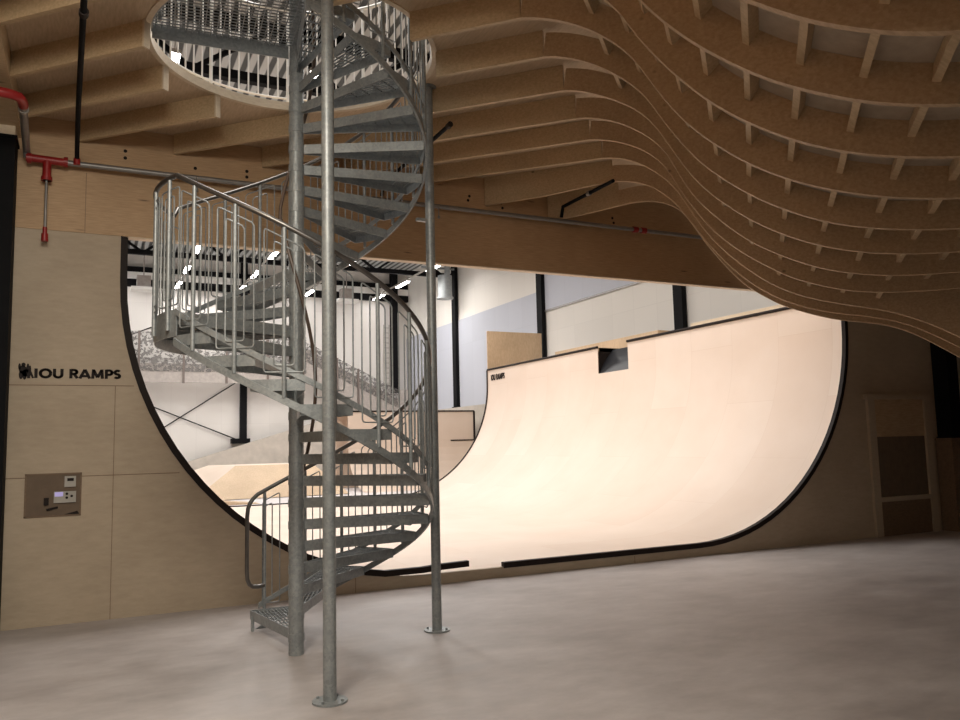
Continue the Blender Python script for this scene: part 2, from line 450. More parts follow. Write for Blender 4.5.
def plate(bottom, top, v):
    m = MB(); n = len(bottom)
    for dv in (-T / 2, T / 2):
        m.v += [UV(u, v + dv, z) for u, z in bottom] + [UV(u, v + dv, z) for u, z in top]
    for i in range(n - 1):
        m.f += [(i, i + 1, n + i + 1, n + i), (2 * n + i, 3 * n + i, 3 * n + i + 1, 2 * n + i + 1), (i, 2 * n + i, 2 * n + i + 1, i + 1), (n + i, n + i + 1, 3 * n + i + 1, 3 * n + i)]
    m.f += [(0, n, 3 * n, 2 * n), (n - 1, 3 * n - 1, 4 * n - 1, 2 * n - 1)]
    return m
def rib_top(k, pts):
    top = offset(pts, .215)
    if k >= 5: top = [(u, max(z, min((p[1] for p in SM[4] if abs(p[0] - u) < .08), default=3.1) + .2) if u > 1.1 else z) for u, z in top]
    return top
CU, CV = (CX - CY) * S2, (CX + CY) * S2
def cut_half(v, r=RH + .03):
    d = abs(v - CV)
    return math.sqrt(r * r - d * d) if d < r else 0
UL = lambda v: max(v - (YW - .02) / S2, -v - .715 / S2)   # left end: at the wall beam or at the edge beam
USEAM = -1.62
ordinal = {7: 'first', 6: 'second', 5: 'third', 4: 'fourth', 3: 'fifth', 2: 'sixth', 1: 'seventh', 0: 'eighth', -1: 'ninth', -2: 'tenth', -3: 'eleventh', -4: 'twelfth'}
rib_things = {}
for k in range(7, -5, -1):
    v = vk(k); sm = SM[k]; cut = cut_half(v); ul = UL(v)
    rib = thing('ceiling_rib', 'curved timber ceiling rib sweeping under the bowl, %s from the wall beam' % ordinal[k], 'rib', UV(0, v, sm[len(sm) // 2][1]), 'timber ribs of the ceiling and bowl')
    rib_things[k] = rib
    cur = [p for p in sm if p[0] >= USEAM]
    build('curved_plate', plate(cur, rib_top(k, cur), v), M['ribcurve'], rib, smooth=False)
    z0 = cur[0][1]
    a = CU + cut if cut else ul
    if k >= 6:      # the two ribs next to the beam start on it already bent
        pts = [p for p in sm if p[0] <= cur[0][0]]
        if pts[0][0] > a: pts = [(a, pts[0][1] - .03)] + pts
        pts = [p for p in pts if p[0] >= a] + [cur[0]]
    else: pts = [(a, z0 if k > -1 else 5.11), cur[0]]
    if len(pts) > 1:
        build('straight_joist', plate(pts, [(u, ZC) for u, z in pts], v), M['rib'], rib)
    if cut:
        b = CU - cut
        tag(build('ceiling_joist', plate([(ul, 5.11), (b, 5.11)], [(ul, ZC), (b, ZC)], v), M['rib']),
            'straight joist cut short by the stair opening, in line with the %s rib' % ordinal[k], 'joist', 'joists cut by the round opening')
        tag(build('joist_end_block', MB().hexa([UV(b, v - .035, 5.10), UV(b + .02, v - .035, 5.10), UV(b + .02, v + .035, 5.10), UV(b, v + .035, 5.10), UV(b, v - .035, ZC), UV(b + .02, v - .035, ZC), UV(b + .02, v + .035, ZC), UV(b, v + .035, ZC)]), M['palewood']),
            'pale end block on the cut joist in line with the %s rib' % ordinal[k], 'block', 'pale joist end blocks')
# short blocks between neighbouring ribs, set back from the rib edges
def at_arc(pts, ua, dist):
    """point and normal at a signed arc distance from where the falling profile crosses ua"""
    nn = normals(pts)
    i = max(q for q in range(len(pts) - 1) if pts[q][0] <= ua)
    seg = lambda q: math.hypot(pts[q + 1][0] - pts[q][0], pts[q + 1][1] - pts[q][1])
    t = (ua - pts[i][0]) / (pts[i + 1][0] - pts[i][0]); pos = t * seg(i) + dist
    while pos < 0:
        i -= 1
        if i < 0: return None
        pos += seg(i)
    while pos > seg(i):
        pos -= seg(i); i += 1
        if i > len(pts) - 2: return None
    t = pos / seg(i)
    L = lambda a_, b_: tuple(p * (1 - t) + q * t for p, q in zip(a_, b_))
    return L(pts[i], pts[i + 1]), L(nn[i], nn[i + 1])
def at_target(pts, ut, dn):
    """arc distance (from u = .06) at which the point set back by dn along the normal has u = ut"""
    best = None
    for i in range(-130, 260):
        r0 = at_arc(pts, .06, i * .01)
        if r0 is None: continue
        e = abs(r0[0][0] + r0[1][0] * dn - ut)
        if best is None or e < best[0]: best = (e, i * .01)
    return best[1] if best[0] < .05 else None
BLOCK_U = [-.39, -.18, .06, .33, .63, .96, 1.3, 1.64, 1.98, 2.3]
for k in range(-4, 7):
    d0, d1 = at_target(SM[k], BLOCK_U[0], .115), at_target(SM[k + 1], BLOCK_U[0], .115)
    for q in range(-3 if k < 2 else 0, len(BLOCK_U)):
        if q < 0: sa, sb_ = d0 + q * .31, d1 + q * .31
        else: sa, sb_ = at_target(SM[k], BLOCK_U[q], .115), at_target(SM[k + 1], BLOCK_U[q], .115)
        if sa is None or sb_ is None: continue
        a_, b_ = at_arc(SM[k], .06, sa), at_arc(SM[k + 1], .06, sb_)
        if a_ is None or b_ is None or a_[0][1] > 4.95: continue
        if k >= 4 and a_[0][0] > 1.6: continue
        pts = []
        for dn in (.115, .212):
            for ((P, n), v) in ((a_, vk(k) + T / 2), (b_, vk(k + 1) - T / 2)):
                for t in ((-.021, .021) if v < vk(k) + .1 else (.021, -.021)):
                    pts.append(UV(P[0] + n[0] * dn + n[1] * t, v, min(ZC, P[1] + n[1] * dn - n[0] * t)))
        build('spacer_block', MB().hexa(pts), M['rib'], rib_things[k])
# skin of the bowl lying on the ribs
sh = MB(); ks = list(range(-4, 8)); NP = 70
def resample(pts, n):
    return [pts[round(i * (len(pts) - 1) / n)] for i in range(n + 1)]
rows = []
for k in ks:
    c = [p for p in SM[k] if p[0] >= -1.0]
    rows.append([UV(u, vk(k), z) for u, z in resample(rib_top(k, c), NP)])
rows = [[(p[0] - .5 * S2, p[1] - .5 * S2, p[2]) for p in rows[0]]] + rows
for r0 in rows: sh.v += r0
for i in range(len(rows) - 1):
    for q in range(NP):
        b = i * (NP + 1) + q; sh.f.append((b, b + 1, b + NP + 2, b + NP + 1))
M['shell'] = wood('bowl_skin_ply', (.40, .33, .25), (.50, .42, .33), (2, 2, 2), knots=False)
tag(build('bowl_skin', sh, M['shell'], smooth=True), 'plywood underside of the hanging skate bowl behind the curved ribs', 'bowl skin')

# ------------------------------------------------------------------ spiral staircase
st = thing('spiral_staircase', 'galvanised steel spiral staircase rising through the round ceiling opening', 'staircase', (CX, CY, 0))
G = M['galv']
RO = 1.155
RP = 1.225
def pol(r, deg, z): return (CX + r * math.cos(R(deg)), CY + r * math.sin(R(deg)), z)
A0, RISE, STEP = 98.0, .1875, 18.0
def z1(phi): return RISE + RISE * (A0 - phi) / STEP              # nosing line of the first flight
LA, LB, ZL = -154.0, -224.0, RISE + RISE * 14                    # quarter landing
RISE2 = (ZC + .06 - ZL) / 14
def z2(phi): return ZL + RISE2 + RISE2 * (LB - phi) / STEP       # second flight
PA = LB - STEP * 13                                              # where the top platform begins (-460)
col_ = build('central_column', MB().cyl(CX, CY, 0, 6.5, .064, 28), G, st, smooth=True)
build('column_cap', MB().cyl(CX, CY, 6.5, 6.53, .07, 28), G, st, smooth=True)

def tread_mesh(z, a0, span):
    m = MB(); h = .085; th = .006
    am = a0 - span / 2
    e = lambda r, a, zz: pol(r, a, zz)
    # hub, front and back plates, outer plate
    m.cyl(CX, CY, z - .075, z - .01, .069, 20)
    for a in (a0, a0 - span):
        m.bar(e(.07, a, z - h / 2), e(RO, a, z - h / 2), th, h)
    n = 5
    for i in range(n):
        m.bar(e(RO, a0 - span * i / n, z - h / 2), e(RO, a0 - span * (i + 1) / n, z - h / 2), th, h)
    return m
def grating_mesh(z, a0, span):
    m = MB(); am = a0 - span / 2; ha = R(span / 2 - .3)
    d = Vector((math.cos(R(am)), math.sin(R(am)), 0)); p = Vector((-d.y, d.x, 0)); c = Vector((CX, CY, z - .014))
    nb = 6
    for i in range(-nb, nb + 1):
        wv = i * .033
        r0 = max(.09, abs(wv) / math.tan(ha) + .01); r1 = math.sqrt(RO * RO - wv * wv) - .005
        if r1 - r0 > .04: m.bar(c + d * r0 + p * wv, c + d * r1 + p * wv, .004, .015)
    for i in range(1, 9):
        r0 = .10 + i * .125
        if r0 > RO - .02: break
        hw = r0 * math.tan(ha); m.bar(c + d * r0 - p * hw, c + d * r0 + p * hw, .005, .012)
    return m
for n in range(1, 15):
    a = A0 - STEP * (n - 1); z = RISE + RISE * (n - 1)
    ex = 1 if n == 1 else 0
    t = build('tread', tread_mesh(z, a + ex, STEP + 1.5 + ex), G, st)
    build('grating', grating_mesh(z, a + ex, STEP + 1.5 + ex), G, t)
for n in range(13):
    a = LB - STEP * n; z = ZL + RISE2 * (n + 1)
    t = build('tread', tread_mesh(z, a, STEP + 1.5), G, st)
    build('grating', grating_mesh(z, a, STEP + 1.5), G, t)
tag_leg = build('tread_foot', MB().bar(pol(1.10, A0 + .8, 0), pol(1.10, A0 + .8, .14), .05, .025), G, st)

def sector(z0, z1_, a0, a1, r0, r1, n=14):
    m = MB(); pts = [(a0 + (a1 - a0) * i / n) for i in range(n + 1)]
    m.sweep([((CX, CY, 0), Vector((math.cos(R(a)), math.sin(R(a)), 0)), Vector((0, 0, 1))) for a in pts], [(r0, z0), (r1, z0), (r1, z1_), (r0, z1_)])
    return m
# quarter landing
ld = build('landing', sector(ZL - .012, ZL, LA, LB, .07, RO), G, st)
build('landing_fascia', sector(ZL - .19, ZL + .02, LA, LB, RO - .004, RO + .008), G, st)
f = MB()
for a in (LA, LB, LA - 17, LA - 34, LA - 51): f.bar(pol(.07, a, ZL - .055), pol(RO - .01, a, ZL - .055), .008, .085)
f.cyl(CX, CY, ZL - .12, ZL + .004, .07, 20)
build('landing_rib', f, G, st)
# top platform: grating with an edge beam
PB = PA - 86
pt = build('top_platform', sector(ZC + .0, ZC + .065, PA, PB, RP, RP + .01, 18), G, st)
f = MB()
for a in (PA, PB): f.bar(pol(.07, a, ZC), pol(RP, a, ZC), .01, .12)
build('platform_beam', f, G, st)
gm = MB()
dB = Vector((math.cos(R(PB)), math.sin(R(PB)), 0)); pB = Vector((-dB.y, dB.x, 0)); c0 = Vector((CX, CY, ZC + .045))
def inside(r2):   # clip helper: point in the platform sector
    ang = math.degrees(math.atan2(r2.y, r2.x)); d_ = (PA - ang) % 360
    return d_ <= PA - PB and .07 < r2.length < RP
for (d, p, sp, wd) in ((dB, pB, .05, .006), (pB, dB, .05, .006)):
    for i in range(-36, 37):
        run = None
        for q in range(-126, 127):
            pt_ = p * (i * sp) + d * (q * .01)
            if inside(pt_):
                if run is None: run = [pt_, pt_]
                run[1] = pt_
        if run and (run[1] - run[0]).length > .05: gm.bar(c0 + run[0], c0 + run[1], wd, .010)
build('platform_grating', gm, G, st)

# stringers: two flat bars wound round the outside
def helix_bar(fun, a0, a1, r, dz, w, h):
    n = int(abs(a1 - a0) / 4); m = MB(); pts = []
    for i in range(n + 1):
        a = a0 + (a1 - a0) * i / n
        pts.append((pol(0, 0, fun(a) + dz), Vector((math.cos(R(a)), math.sin(R(a)), 0)), Vector((0, 0, 1))))
    m.sweep(pts, [(r - w / 2, -h / 2), (r + w / 2, -h / 2), (r + w / 2, h / 2), (r - w / 2, h / 2)])
    return m
build('lower_stringer', helix_bar(z1, 98, LA, RO + .02, -.235, .02, .06), G, st)
build('lower_stringer', helix_bar(z2, LB, PA, RO + .02, -.235, .02, .06), G, st)
build('upper_stringer', helix_bar(z1, 95, LA, RO + .012, .0, .012, .05), G, st)
build('upper_stringer', helix_bar(z2, LB, PA, RO + .012, .0, .012, .05), G, st)

# handrail with a looped end at the bottom
RR = RO + .018; HR = 1.08
path = [pol(RR, 92, .41), pol(RR, 95, .40), pol(RR, 97.5, .405), pol(RR, 99.2, .43), pol(RR, 100.2, .48), pol(RR, 100.5, .56), pol(RR, 100.5, .8), pol(RR, 100.5, 1.08), pol(RR, 100.1, 1.16), pol(RR, 99.2, 1.21), pol(RR, 97.8, 1.25)]
a = 95.5
while a > LA + 3: path.append(pol(RR, a, z1(a) + HR)); a -= 4
def rail_land(a): return z1(LA) + HR + max(0, (LA - 58 - a)) * 0
a = LA
while a > LB + 8: path.append(pol(RR, a, ZL + HR)); a -= 4
a = LB + 7
while a > PA - 2:
    path.append(pol(RR, a, max(ZL + HR, z2(a) + HR - .03))); a -= 4
while a > PB:
    path.append(pol(RR, a, ZC + .06 + 1.06)); a -= 4
build('handrail', MB().tube(path, .0205, 12), M['darkrail'], st, smooth=True)
# inner handrail hugging the column
path = []
a = 60
while a > LA: path.append(pol(.165, a, z1(a) + .93)); a -= 5
while a > LB: path.append(pol(.165, a, ZL + .93)); a -= 5
while a > PA: path.append(pol(.165, a, z2(a) + .9)); a -= 5
build('inner_handrail', MB().tube(path, .016, 8), M['brownrail'], st, smooth=True)
# balusters: a post per tread, each carrying two nested rod loops
def fz(a):
    if a > LA: return z1(a), RISE + RISE * math.floor((A0 - a) / STEP + 1e-6)
    if a > LB: return ZL, ZL
    if a > PA: return z2(a), ZL + RISE2 * (1 + math.floor((LB - a) / STEP + 1e-6))
    return ZC + .06, ZC + .06
def loop_mesh(ac, hw, dtop, dbot, slope, left=None):
    zt, zd = fz(ac)
    rr = RO + .022
    def P(da, z): return pol(rr, ac + da, z)
    zb = zd + dbot
    top = lambda da: zt + HR - dtop - slope * da
    cr = .022; da_ = math.degrees(cr / rr)
    pts = []
    L, Rr = (hw if left is None else left), -hw
    pts += [P(L, zb + cr), P(L, (zb + top(L)) / 2), P(L, top(L) - cr), P(L - da_ * .3, top(L) - cr * .3), P(L - da_, top(L - da_))]
    pts += [P(L * .4, top(L * .4)), P(Rr * .4, top(Rr * .4))]
    pts += [P(Rr + da_, top(Rr + da_)), P(Rr + da_ * .3, top(Rr) - cr * .3), P(Rr, top(Rr) - cr), P(Rr, (zb + top(Rr)) / 2), P(Rr, zb + cr)]
    pts += [P(Rr + da_ * .3, zb + cr * .3), P(Rr + da_, zb), P(0, zb), P(L - da_, zb), P(L - da_ * .3, zb + cr * .3)]
    return MB().tube(pts, .0062, 6, closed=True)
posts = [A0 - (6 if i == 0 else 7.3) - STEP * i for i in range(14)] + [LA - 5 - 17.5 * i for i in range(4)] + [LB - 5 - STEP * i for i in range(13)] + [PA - 5 - STEP * i for i in range(5)]
for a in posts:
    zt, zd = fz(a)
    flat = (LB < a <= LA) or a <= PA
    sl = 0 if flat else (RISE if a > LA else RISE2) / STEP
    zb = zd - .14 if a > PA else zd - .05
    p = build('baluster_post', MB().cyl(*pol(RO + .022, a, 0)[:2], max(.11, zb), zt + HR - .02, .0165, 12), G, st, smooth=True)
    for hw, dt, db in ((7.2, .10, .05), (3.6, .16, .10)):
        build('baluster_loop', loop_mesh(a, hw, dt, db, sl, .9 if a == posts[0] else None), G, st, smooth=True)

# the two tall poles that hold the stair
def pole(x, y, top, label, ang):
    p = thing('support_pole', label, 'pole', (x, y, 0), 'poles beside the spiral stair')
    build('pole_shaft', MB().cyl(x, y, .012, top, .046, 24), G, p, smooth=True)
    bp = build('base_plate', MB().cyl(x, y, 0, .014, .122, 28), G, p, smooth=True)
    for q in range(4):
        a = R(45 + 90 * q); build('anchor_bolt', MB().cyl(x + .095 * math.cos(a), y + .095 * math.sin(a), .014, .03, .011, 6), G, bp)
    build('top_plate', MB().cyl(x, y, top - .012, top, .085, 24), G, p, smooth=True)
    d = Vector((CX - x, CY - y, 0)).normalized()
    return p, d
p1, d1 = pole(1.53, 5.60, ZC, 'front galvanised support pole of the stair with a round floor plate', 0)
p2, d2 = pole(2.985, 7.15, ZC, 'rear galvanised support pole standing between the stair and the ramp opening', 0)
for p, d, zs in ((p1, d1, (2.05, 4.86)), (p2, d2, (1.05, 1.2, 3.95))):
    o = Vector(p['_o'])
    for z in zs:
        build('bracket', MB().bar(o + d * .03 + Vector((0, 0, z)), o + d * .15 + Vector((0, 0, z)), .04, .03), G, p)

# guard rail on the upper floor round the opening
gr = thing('opening_guardrail', 'white guard rail round the stair opening on the floor above', 'guardrail', (CX, CY, ZC + .06))
RG = RH + .1
def garc(z, r, a0, a1): return MB().tube([pol(RG, a0 + (a1 - a0) * i / 60, z) for i in range(61)], r, 8)
G0, G1 = -60, 215
build('top_rail', garc(ZC + 1.16, .02, G0, G1), M['white'], gr, smooth=True)
build('bottom_rail', garc(ZC + .16, .012, G0, G1), M['white'], gr, smooth=True)
i = 0
a = G0
while a <= G1:
    big = i % 8 == 0
    build('guard_post' if big else 'guard_baluster', MB().cyl(*pol(RG, a, 0)[:2], ZC + .06 if big else ZC + .16, ZC + 1.16, .017 if big else .0085, 8), M['white'], gr, smooth=True)
    a += 4.4; i += 1

# ------------------------------------------------------------------ sprinkler pipes
def elbow(p, q, r): return MB().tube([p, q], r, 14)
YP = 9.3
sp = thing('sprinkler_main', 'grey sprinkler pipe with red couplings running along the beam', 'pipe', (4, YP, 4.82))
build('main_pipe', MB().tube([(-.35, YP, 4.82), (13.5, YP, 4.82)], .03, 14), M['pipegrey'], sp, smooth=True)
t = MB().tube([(-.67, YP, 4.83), (-.28, YP, 4.82)], .042, 14).tube([(-.475, YP, 4.82), (-.475, YP, 4.60)], .042, 14)
for x in (-.64, -.30): t.tube([(x - .02, YP, 4.825), (x + .02, YP, 4.825)], .055, 14)
t.tube([(-.475, YP, 4.60), (-.475, YP, 4.64)], .055, 14)
build('red_tee', t, M['red'], sp, smooth=True)
build('drop_pipe', MB().tube([(-.475, YP, 4.62), (-.475, YP, 4.08)], .014, 10), M['pipegrey'], sp, smooth=True)
h = MB().cyl(-.475, YP, 4.02, 4.10, .022, 12).cyl(-.475, YP, 3.95, 4.03, .034, 12)
build('sprinkler_head', h, M['red'], sp, smooth=True)
build('riser_pipe', MB().tube([(-.66, YP, 4.83), (-.665, YP, 4.89), (-.665, YP - .06, 4.91), (-.62, 8.05, 4.91)], .036, 14), M['pipegrey'], sp, smooth=True)
build('pipe_clip', MB().tube([(-.625, 8.2, 4.91), (-.623, 8.16, 4.91)], .046, 14), M['greyplastic'], sp, smooth=True)
build('red_elbow', MB().tube([(-.62, 8.08, 4.91), (-.62, 7.98, 4.91), (-.64, 7.90, 4.91), (-.70, 7.86, 4.91), (-.80, 7.84, 4.91)], .044, 14), M['red'], sp, smooth=True)
build('feed_pipe', MB().tube([(-.78, 7.84, 4.91), (-1.29, 7.78, 4.91)], .034, 12), M['pipegrey'], sp, smooth=True)
for x, z in ((1.02, 4.82), (3.99, 4.82)):
    hd = MB().cyl(x, YP - .04, z - .14, z, .008, 8).cyl(x, YP - .04, z - .17, z - .14, .018, 10)
    build('sprinkler_head', hd, M['pipegrey'], sp, smooth=True)
for x in (7.15, 7.3): build('red_coupling', MB().tube([(x - .04, YP, 4.82), (x + .04, YP, 4.82)], .045, 12), M['red'], sp, smooth=True)
b1 = thing('sprinkler_branch', 'dark sprinkler pipe running under the joists beside the left edge beam', 'pipe', (-.15, 7, 4.9))
build('pipe_run', MB().tube([(-.195, YP - .03, 4.86), (-.195, 9.15, 4.93), (-.17, 8, 4.93), (-.1, 5.6, 4.93), (-.03, 3, 4.93)], .023, 12), M['black'], b1, smooth=True)
build('pipe_clip', MB().tube([(-.115, 6.22, 4.93), (-.112, 6.16, 4.93)], .034, 12), M['edge'], b1, smooth=True)
build('red_coupling', MB().tube([(-.195, YP - .03, 4.80), (-.195, YP - .03, 4.87)], .034, 12), M['red'], b1, smooth=True)
b2 = thing('sprinkler_branch', 'short dark sprinkler pipe slanting out from the beam below the last ribs', 'pipe', (5.85, 9, 4.9))
build('pipe_run', MB().tube([(5.86, YP - .03, 4.86), (5.86, 9.22, 5.0), (5.86, 8.55, 5.0), (5.86, 8.02, 5.0)], .024, 12), M['black'], b2, smooth=True)
build('pipe_clip', MB().tube([(5.86, 8.6, 5.0), (5.86, 8.54, 5.0)], .034, 12), M['pipegrey'], b2, smooth=True)
b3 = thing('sprinkler_branch', 'thin dark sprinkler pipe beside the rear support pole under the joists', 'pipe', (3.25, 8, 4.95))
build('pipe_run', MB().tube([(3.22, YP - .03, 4.86), (3.22, 9.2, 5.0), (3.24, 7.2, 5.0)], .022, 12), M['black'], b3, smooth=True)
build('pipe_clip', MB().tube([(3.24, 7.24, 5.0), (3.24, 7.17, 5.0)], .03, 12), M['edge'], b3, smooth=True)

# ------------------------------------------------------------------ lettering and emblem on the left wall
W_ = .245
def arc_pts(cx, cz, rx, rz, a0, a1, n=14): return [(cx + rx * math.cos(R(a0 + (a1 - a0) * i / n)), cz + rz * math.sin(R(a0 + (a1 - a0) * i / n))) for i in range(n + 1)]
LET = {   # letter: (advance, strokes) on a cap height of 1
 'I': (.34, [[(.12, 0), (.12, 1)]]),
 'O': (1.02, [arc_pts(.48, .5, .38, .41, 0, 360, 28)]),
 'U': (.86, [[(.12, 1)] + arc_pts(.40, .36, .28, .27, 180, 360) + [(.68, 1)]]),
 'R': (.74, [[(.12, 0), (.12, 1)], [(.12, .9)] + arc_pts(.36, .69, .2, .21, 90, -90) + [(.12, .48)], [(.33, .5), (.62, .02)]]),
 'A': (.92, [[(.06, 0), (.44, .97)], [(.44, .97), (.82, 0)], [(.2, .26), (.68, .26)]]),
 'M': (1.06, [[(.12, 0), (.18, 1)], [(.18, .95), (.50, .12)], [(.50, .12), (.82, .95)], [(.82, 1), (.88, 0)]]),
 'P': (.70, [[(.12, 0), (.12, 1)], [(.12, .9)] + arc_pts(.36, .67, .2, .23, 90, -90) + [(.12, .44)]]),
 'S': (.62, [arc_pts(.29, .70, .19, .2, 30, 270, 10) [:-1] + arc_pts(.27, .30, .2, .2, 90, -150, 10)]),
 ' ': (.38, []),
}
def text_mesh(txt):
    m = MB(); x = 0
    for c in txt:
        adv, strokes = LET[c]
        for st_ in strokes:
            n = len(st_)
            for i, (p, q) in enumerate(zip(st_, st_[1:])):
                p = Vector((p[0] + x, p[1])); q = Vector((q[0] + x, q[1])); d = (q - p).normalized(); nr = Vector((-d.y, d.x)) * W_ / 2
                e0 = d * (.03 if i > 0 else 0); e1 = d * (.03 if i < n - 2 else 0)
                poly = [p - e0 - nr, q + e1 - nr, q + e1 + nr, p - e0 + nr]
                m.prism([(a_.x, a_.y, 0) for a_ in poly], (0, 0, .006))
        x += adv
    return m
def place_text(m, x0, x1, z0, z1, fn):
    xs = [v[0] for v in m.v]; ys_ = [v[1] for v in m.v]; a, b, c, d = min(xs), max(xs), min(ys_), max(ys_)
    m.v = [fn(x0 + (v[0] - a) / (b - a) * (x1 - x0), z0 + (v[1] - c) / (d - c) * (z1 - z0), v[2]) for v in m.v]
    return m
sg = thing('wall_sign', 'black maker lettering with a small figure emblem on the plywood wall', 'sign', (-.2, YW, 2.53))
build('lettering', place_text(text_mesh('IOU RAMPS'), -.535, .29, 2.525, 2.632, lambda x, z, d: (x, YW - .006 + d, z)), M['edge'], sg)
em = MB()   # emblem: two small upright silhouettes leaning on a slanted stroke
def blob(cx, cz, rx, rz, n=12, rot=0):
    em.prism([(cx + rx * math.cos(a) * math.cos(rot) - rz * math.sin(a) * math.sin(rot), YW - .006, cz + rx * math.cos(a) * math.sin(rot) + rz * math.sin(a) * math.cos(rot)) for a in [2 * math.pi * i / n for i in range(n)]], (0, .005, 0))
for c in ((-.635, 2.665, .02, .022), (-.64, 2.615, .036, .045), (-.67, 2.645, .012, .035), (-.655, 2.56, .02, .045), (-.622, 2.56, .02, .05), (-.595, 2.63, .014, .05), (-.575, 2.60, .012, .06), (-.61, 2.58, .036, .04)): blob(*c)
em.prism([(-.60, YW - .0065, 2.65), (-.585, YW - .0065, 2.655), (-.535, YW - .0065, 2.53), (-.555, YW - .0065, 2.525)], (0, .005, 0))
em.prism([(-.60, YW - .0065, 2.525), (-.57, YW - .0065, 2.525), (-.585, YW - .0065, 2.62)], (0, .005, 0))
build('emblem', em, M['edge'], sg)

# ------------------------------------------------------------------ control niche in the left wall
cn = thing('control_panel', 'recessed control board with switches and a small lit display in the plywood wall', 'control panel', (-.33, YW, 1.11))
y = YW - .004
build('back_board', MB().box(-.575, -.075, y, y + .004, 1.105, 1.535), M['darkboard'], cn)
fr = MB().box(-.585, -.065, y - .006, y + .004, 1.525, 1.54).box(-.585, -.065, y - .006, y + .004, 1.095, 1.108).box(-.587, -.572, y - .006, y + .004, 1.095, 1.54).box(-.078, -.065, y - .006, y + .004, 1.095, 1.54)
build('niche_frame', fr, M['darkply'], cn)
def item(name, x0, x1, z0, z1, mat, dep=.014, par=cn, base=y): return build(name, MB().box(x0, x1, base - dep, base, z0, z1), M[mat], par)
item('thermostat', -.41, -.345, 1.40, 1.47, 'darkboard', .012)
sb = item('switch_box', -.225, -.12, 1.395, 1.505, 'greyplastic', .02)
item('switch_slot', -.20, -.14, 1.455, 1.485, 'edge', .003, sb, y - .02)
ct = item('controller', -.32, -.115, 1.235, 1.35, 'greyplastic', .022)
item('display', -.312, -.235, 1.30, 1.345, 'display', .003, ct, y - .022)
for x, z in ((-.20, 1.325), (-.20, 1.285), (-.155, 1.30)): build('button', MB().tube([(x, y - .028, z), (x, y - .02, z)], .013, 12), M['edge'], ct)
item('socket', -.41, -.365, 1.215, 1.29, 'edge', .02)
build('cable_clip', MB().bar((-.385, y - .006, 1.165), (-.28, y - .006, 1.19), .012, .022), M['edge'], cn)
build('floor_wedge', MB().prism([(-.22, y - .004, 1.112), (-.08, y - .004, 1.112), (-.10, y - .004, 1.145)], (0, .004, 0)), M['edge'], cn)

# ------------------------------------------------------------------ timber hatch and column at the right end of the wall
hx = thing('timber_hatch', 'shaded timber frame with a dark opening in the right part of the plywood wall', 'hatch', (12.75, YW, 0))
y0 = YW - .05
build('frame_post', MB().box(12.0, 12.17, y0, YW, 0, 2.36), M['ply'], hx)
build('frame_post', MB().box(13.47, 13.64, y0, YW, .0, 2.42), M['ply'], hx)
build('frame_header', MB().box(11.95, 13.64, y0 - .02, YW, 2.34, 2.42), M['ply'], hx)
build('upper_panel', MB().box(12.17, 13.47, YW - .02, YW, 1.69, 2.34), M['ribcurve'], hx)
build('frame_rail', MB().box(12.17, 13.47, y0, YW, .58, .66), M['ply'], hx)
build('dark_opening_sheet', MB().box(12.17, 13.47, YW - .008, YW, .66, 1.69), M['darkboard'], hx)  # flat dark sheet paints in the darkness of the hatch opening
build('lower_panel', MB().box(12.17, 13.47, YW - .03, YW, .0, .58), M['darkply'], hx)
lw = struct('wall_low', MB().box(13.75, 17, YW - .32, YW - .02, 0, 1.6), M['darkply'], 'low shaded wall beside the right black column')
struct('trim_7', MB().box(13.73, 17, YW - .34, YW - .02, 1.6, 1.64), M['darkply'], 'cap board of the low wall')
rc = thing('black_column', 'black steel column standing on the low wall at the right end', 'column', (13.95, YW - .15, 1.64), kind='thing')
build('column_shaft', MB().box(13.82, 14.12, YW - .3, YW - .02, 1.66, ZC), M['black'], rc)
build('foot_plate', MB().box(13.78, 14.16, YW - .33, YW - .02, 1.64, 1.66), M['black'], rc)

# ------------------------------------------------------------------ vert ramp behind the opening
YE = 23.3
vr = thing('vert_ramp', 'huge cream plywood vert ramp behind the ramp shaped opening', 'ramp', (6, 16, 0))
N0, N1, ZN = 15.69, 16.96, 3.44
pr = half_profile(0, 36)
pr = [p for p in pr if not (p[0] > 9 and ZN - .09 < p[1] < ZN + .06)]
ins = XR - RT + math.sqrt(RT ** 2 - (ZF + RT - ZN) ** 2)
ix = max(i for i, p in enumerate(pr) if p[1] < ZN and p[0] > 9)
pr.insert(ix + 1, (ins, ZN))
ys = [YW + .06, 11, 12.5, 14, N0, N1, 18, 19.5, 21, 22, YE]
m = MB(); arc = [0]
for a, b in zip(pr, pr[1:]): arc.append(arc[-1] + math.hypot(b[0] - a[0], b[1] - a[1]))
m.uv = []
for yy in ys:
    for (x, z), s in zip(pr, arc): m.v.append((x, yy, z)); m.uv.append((s, yy))
n = len(pr)
for q in range(len(ys) - 1):
    for i in range(n - 1):
        if ys[q] == N0 and pr[i][1] >= ZN - 1e-6 and pr[i][0] > 9 and pr[i + 1][0] > 9: continue
        b = q * n + i; m.f.append((b, b + 1, b + n + 1, b + n))
build('riding_surface', m, M['rampply'], vr, smooth=True)
def cop(y0, y1): return MB().tube([(XR - .01, y0, ZB + .01), (XR - .01, y1, ZB + .01)], .032, 12)
build('coping', cop(YW + .3, N0), M['edge'], vr, smooth=True); build('coping', cop(N1, YE), M['edge'], vr, smooth=True)
build('coping', MB().tube([(XL + .01, YW + .3, ZB + .01), (XL + .01, YE, ZB + .01)], .032, 12), M['edge'], vr, smooth=True)
em = MB(); sec = []
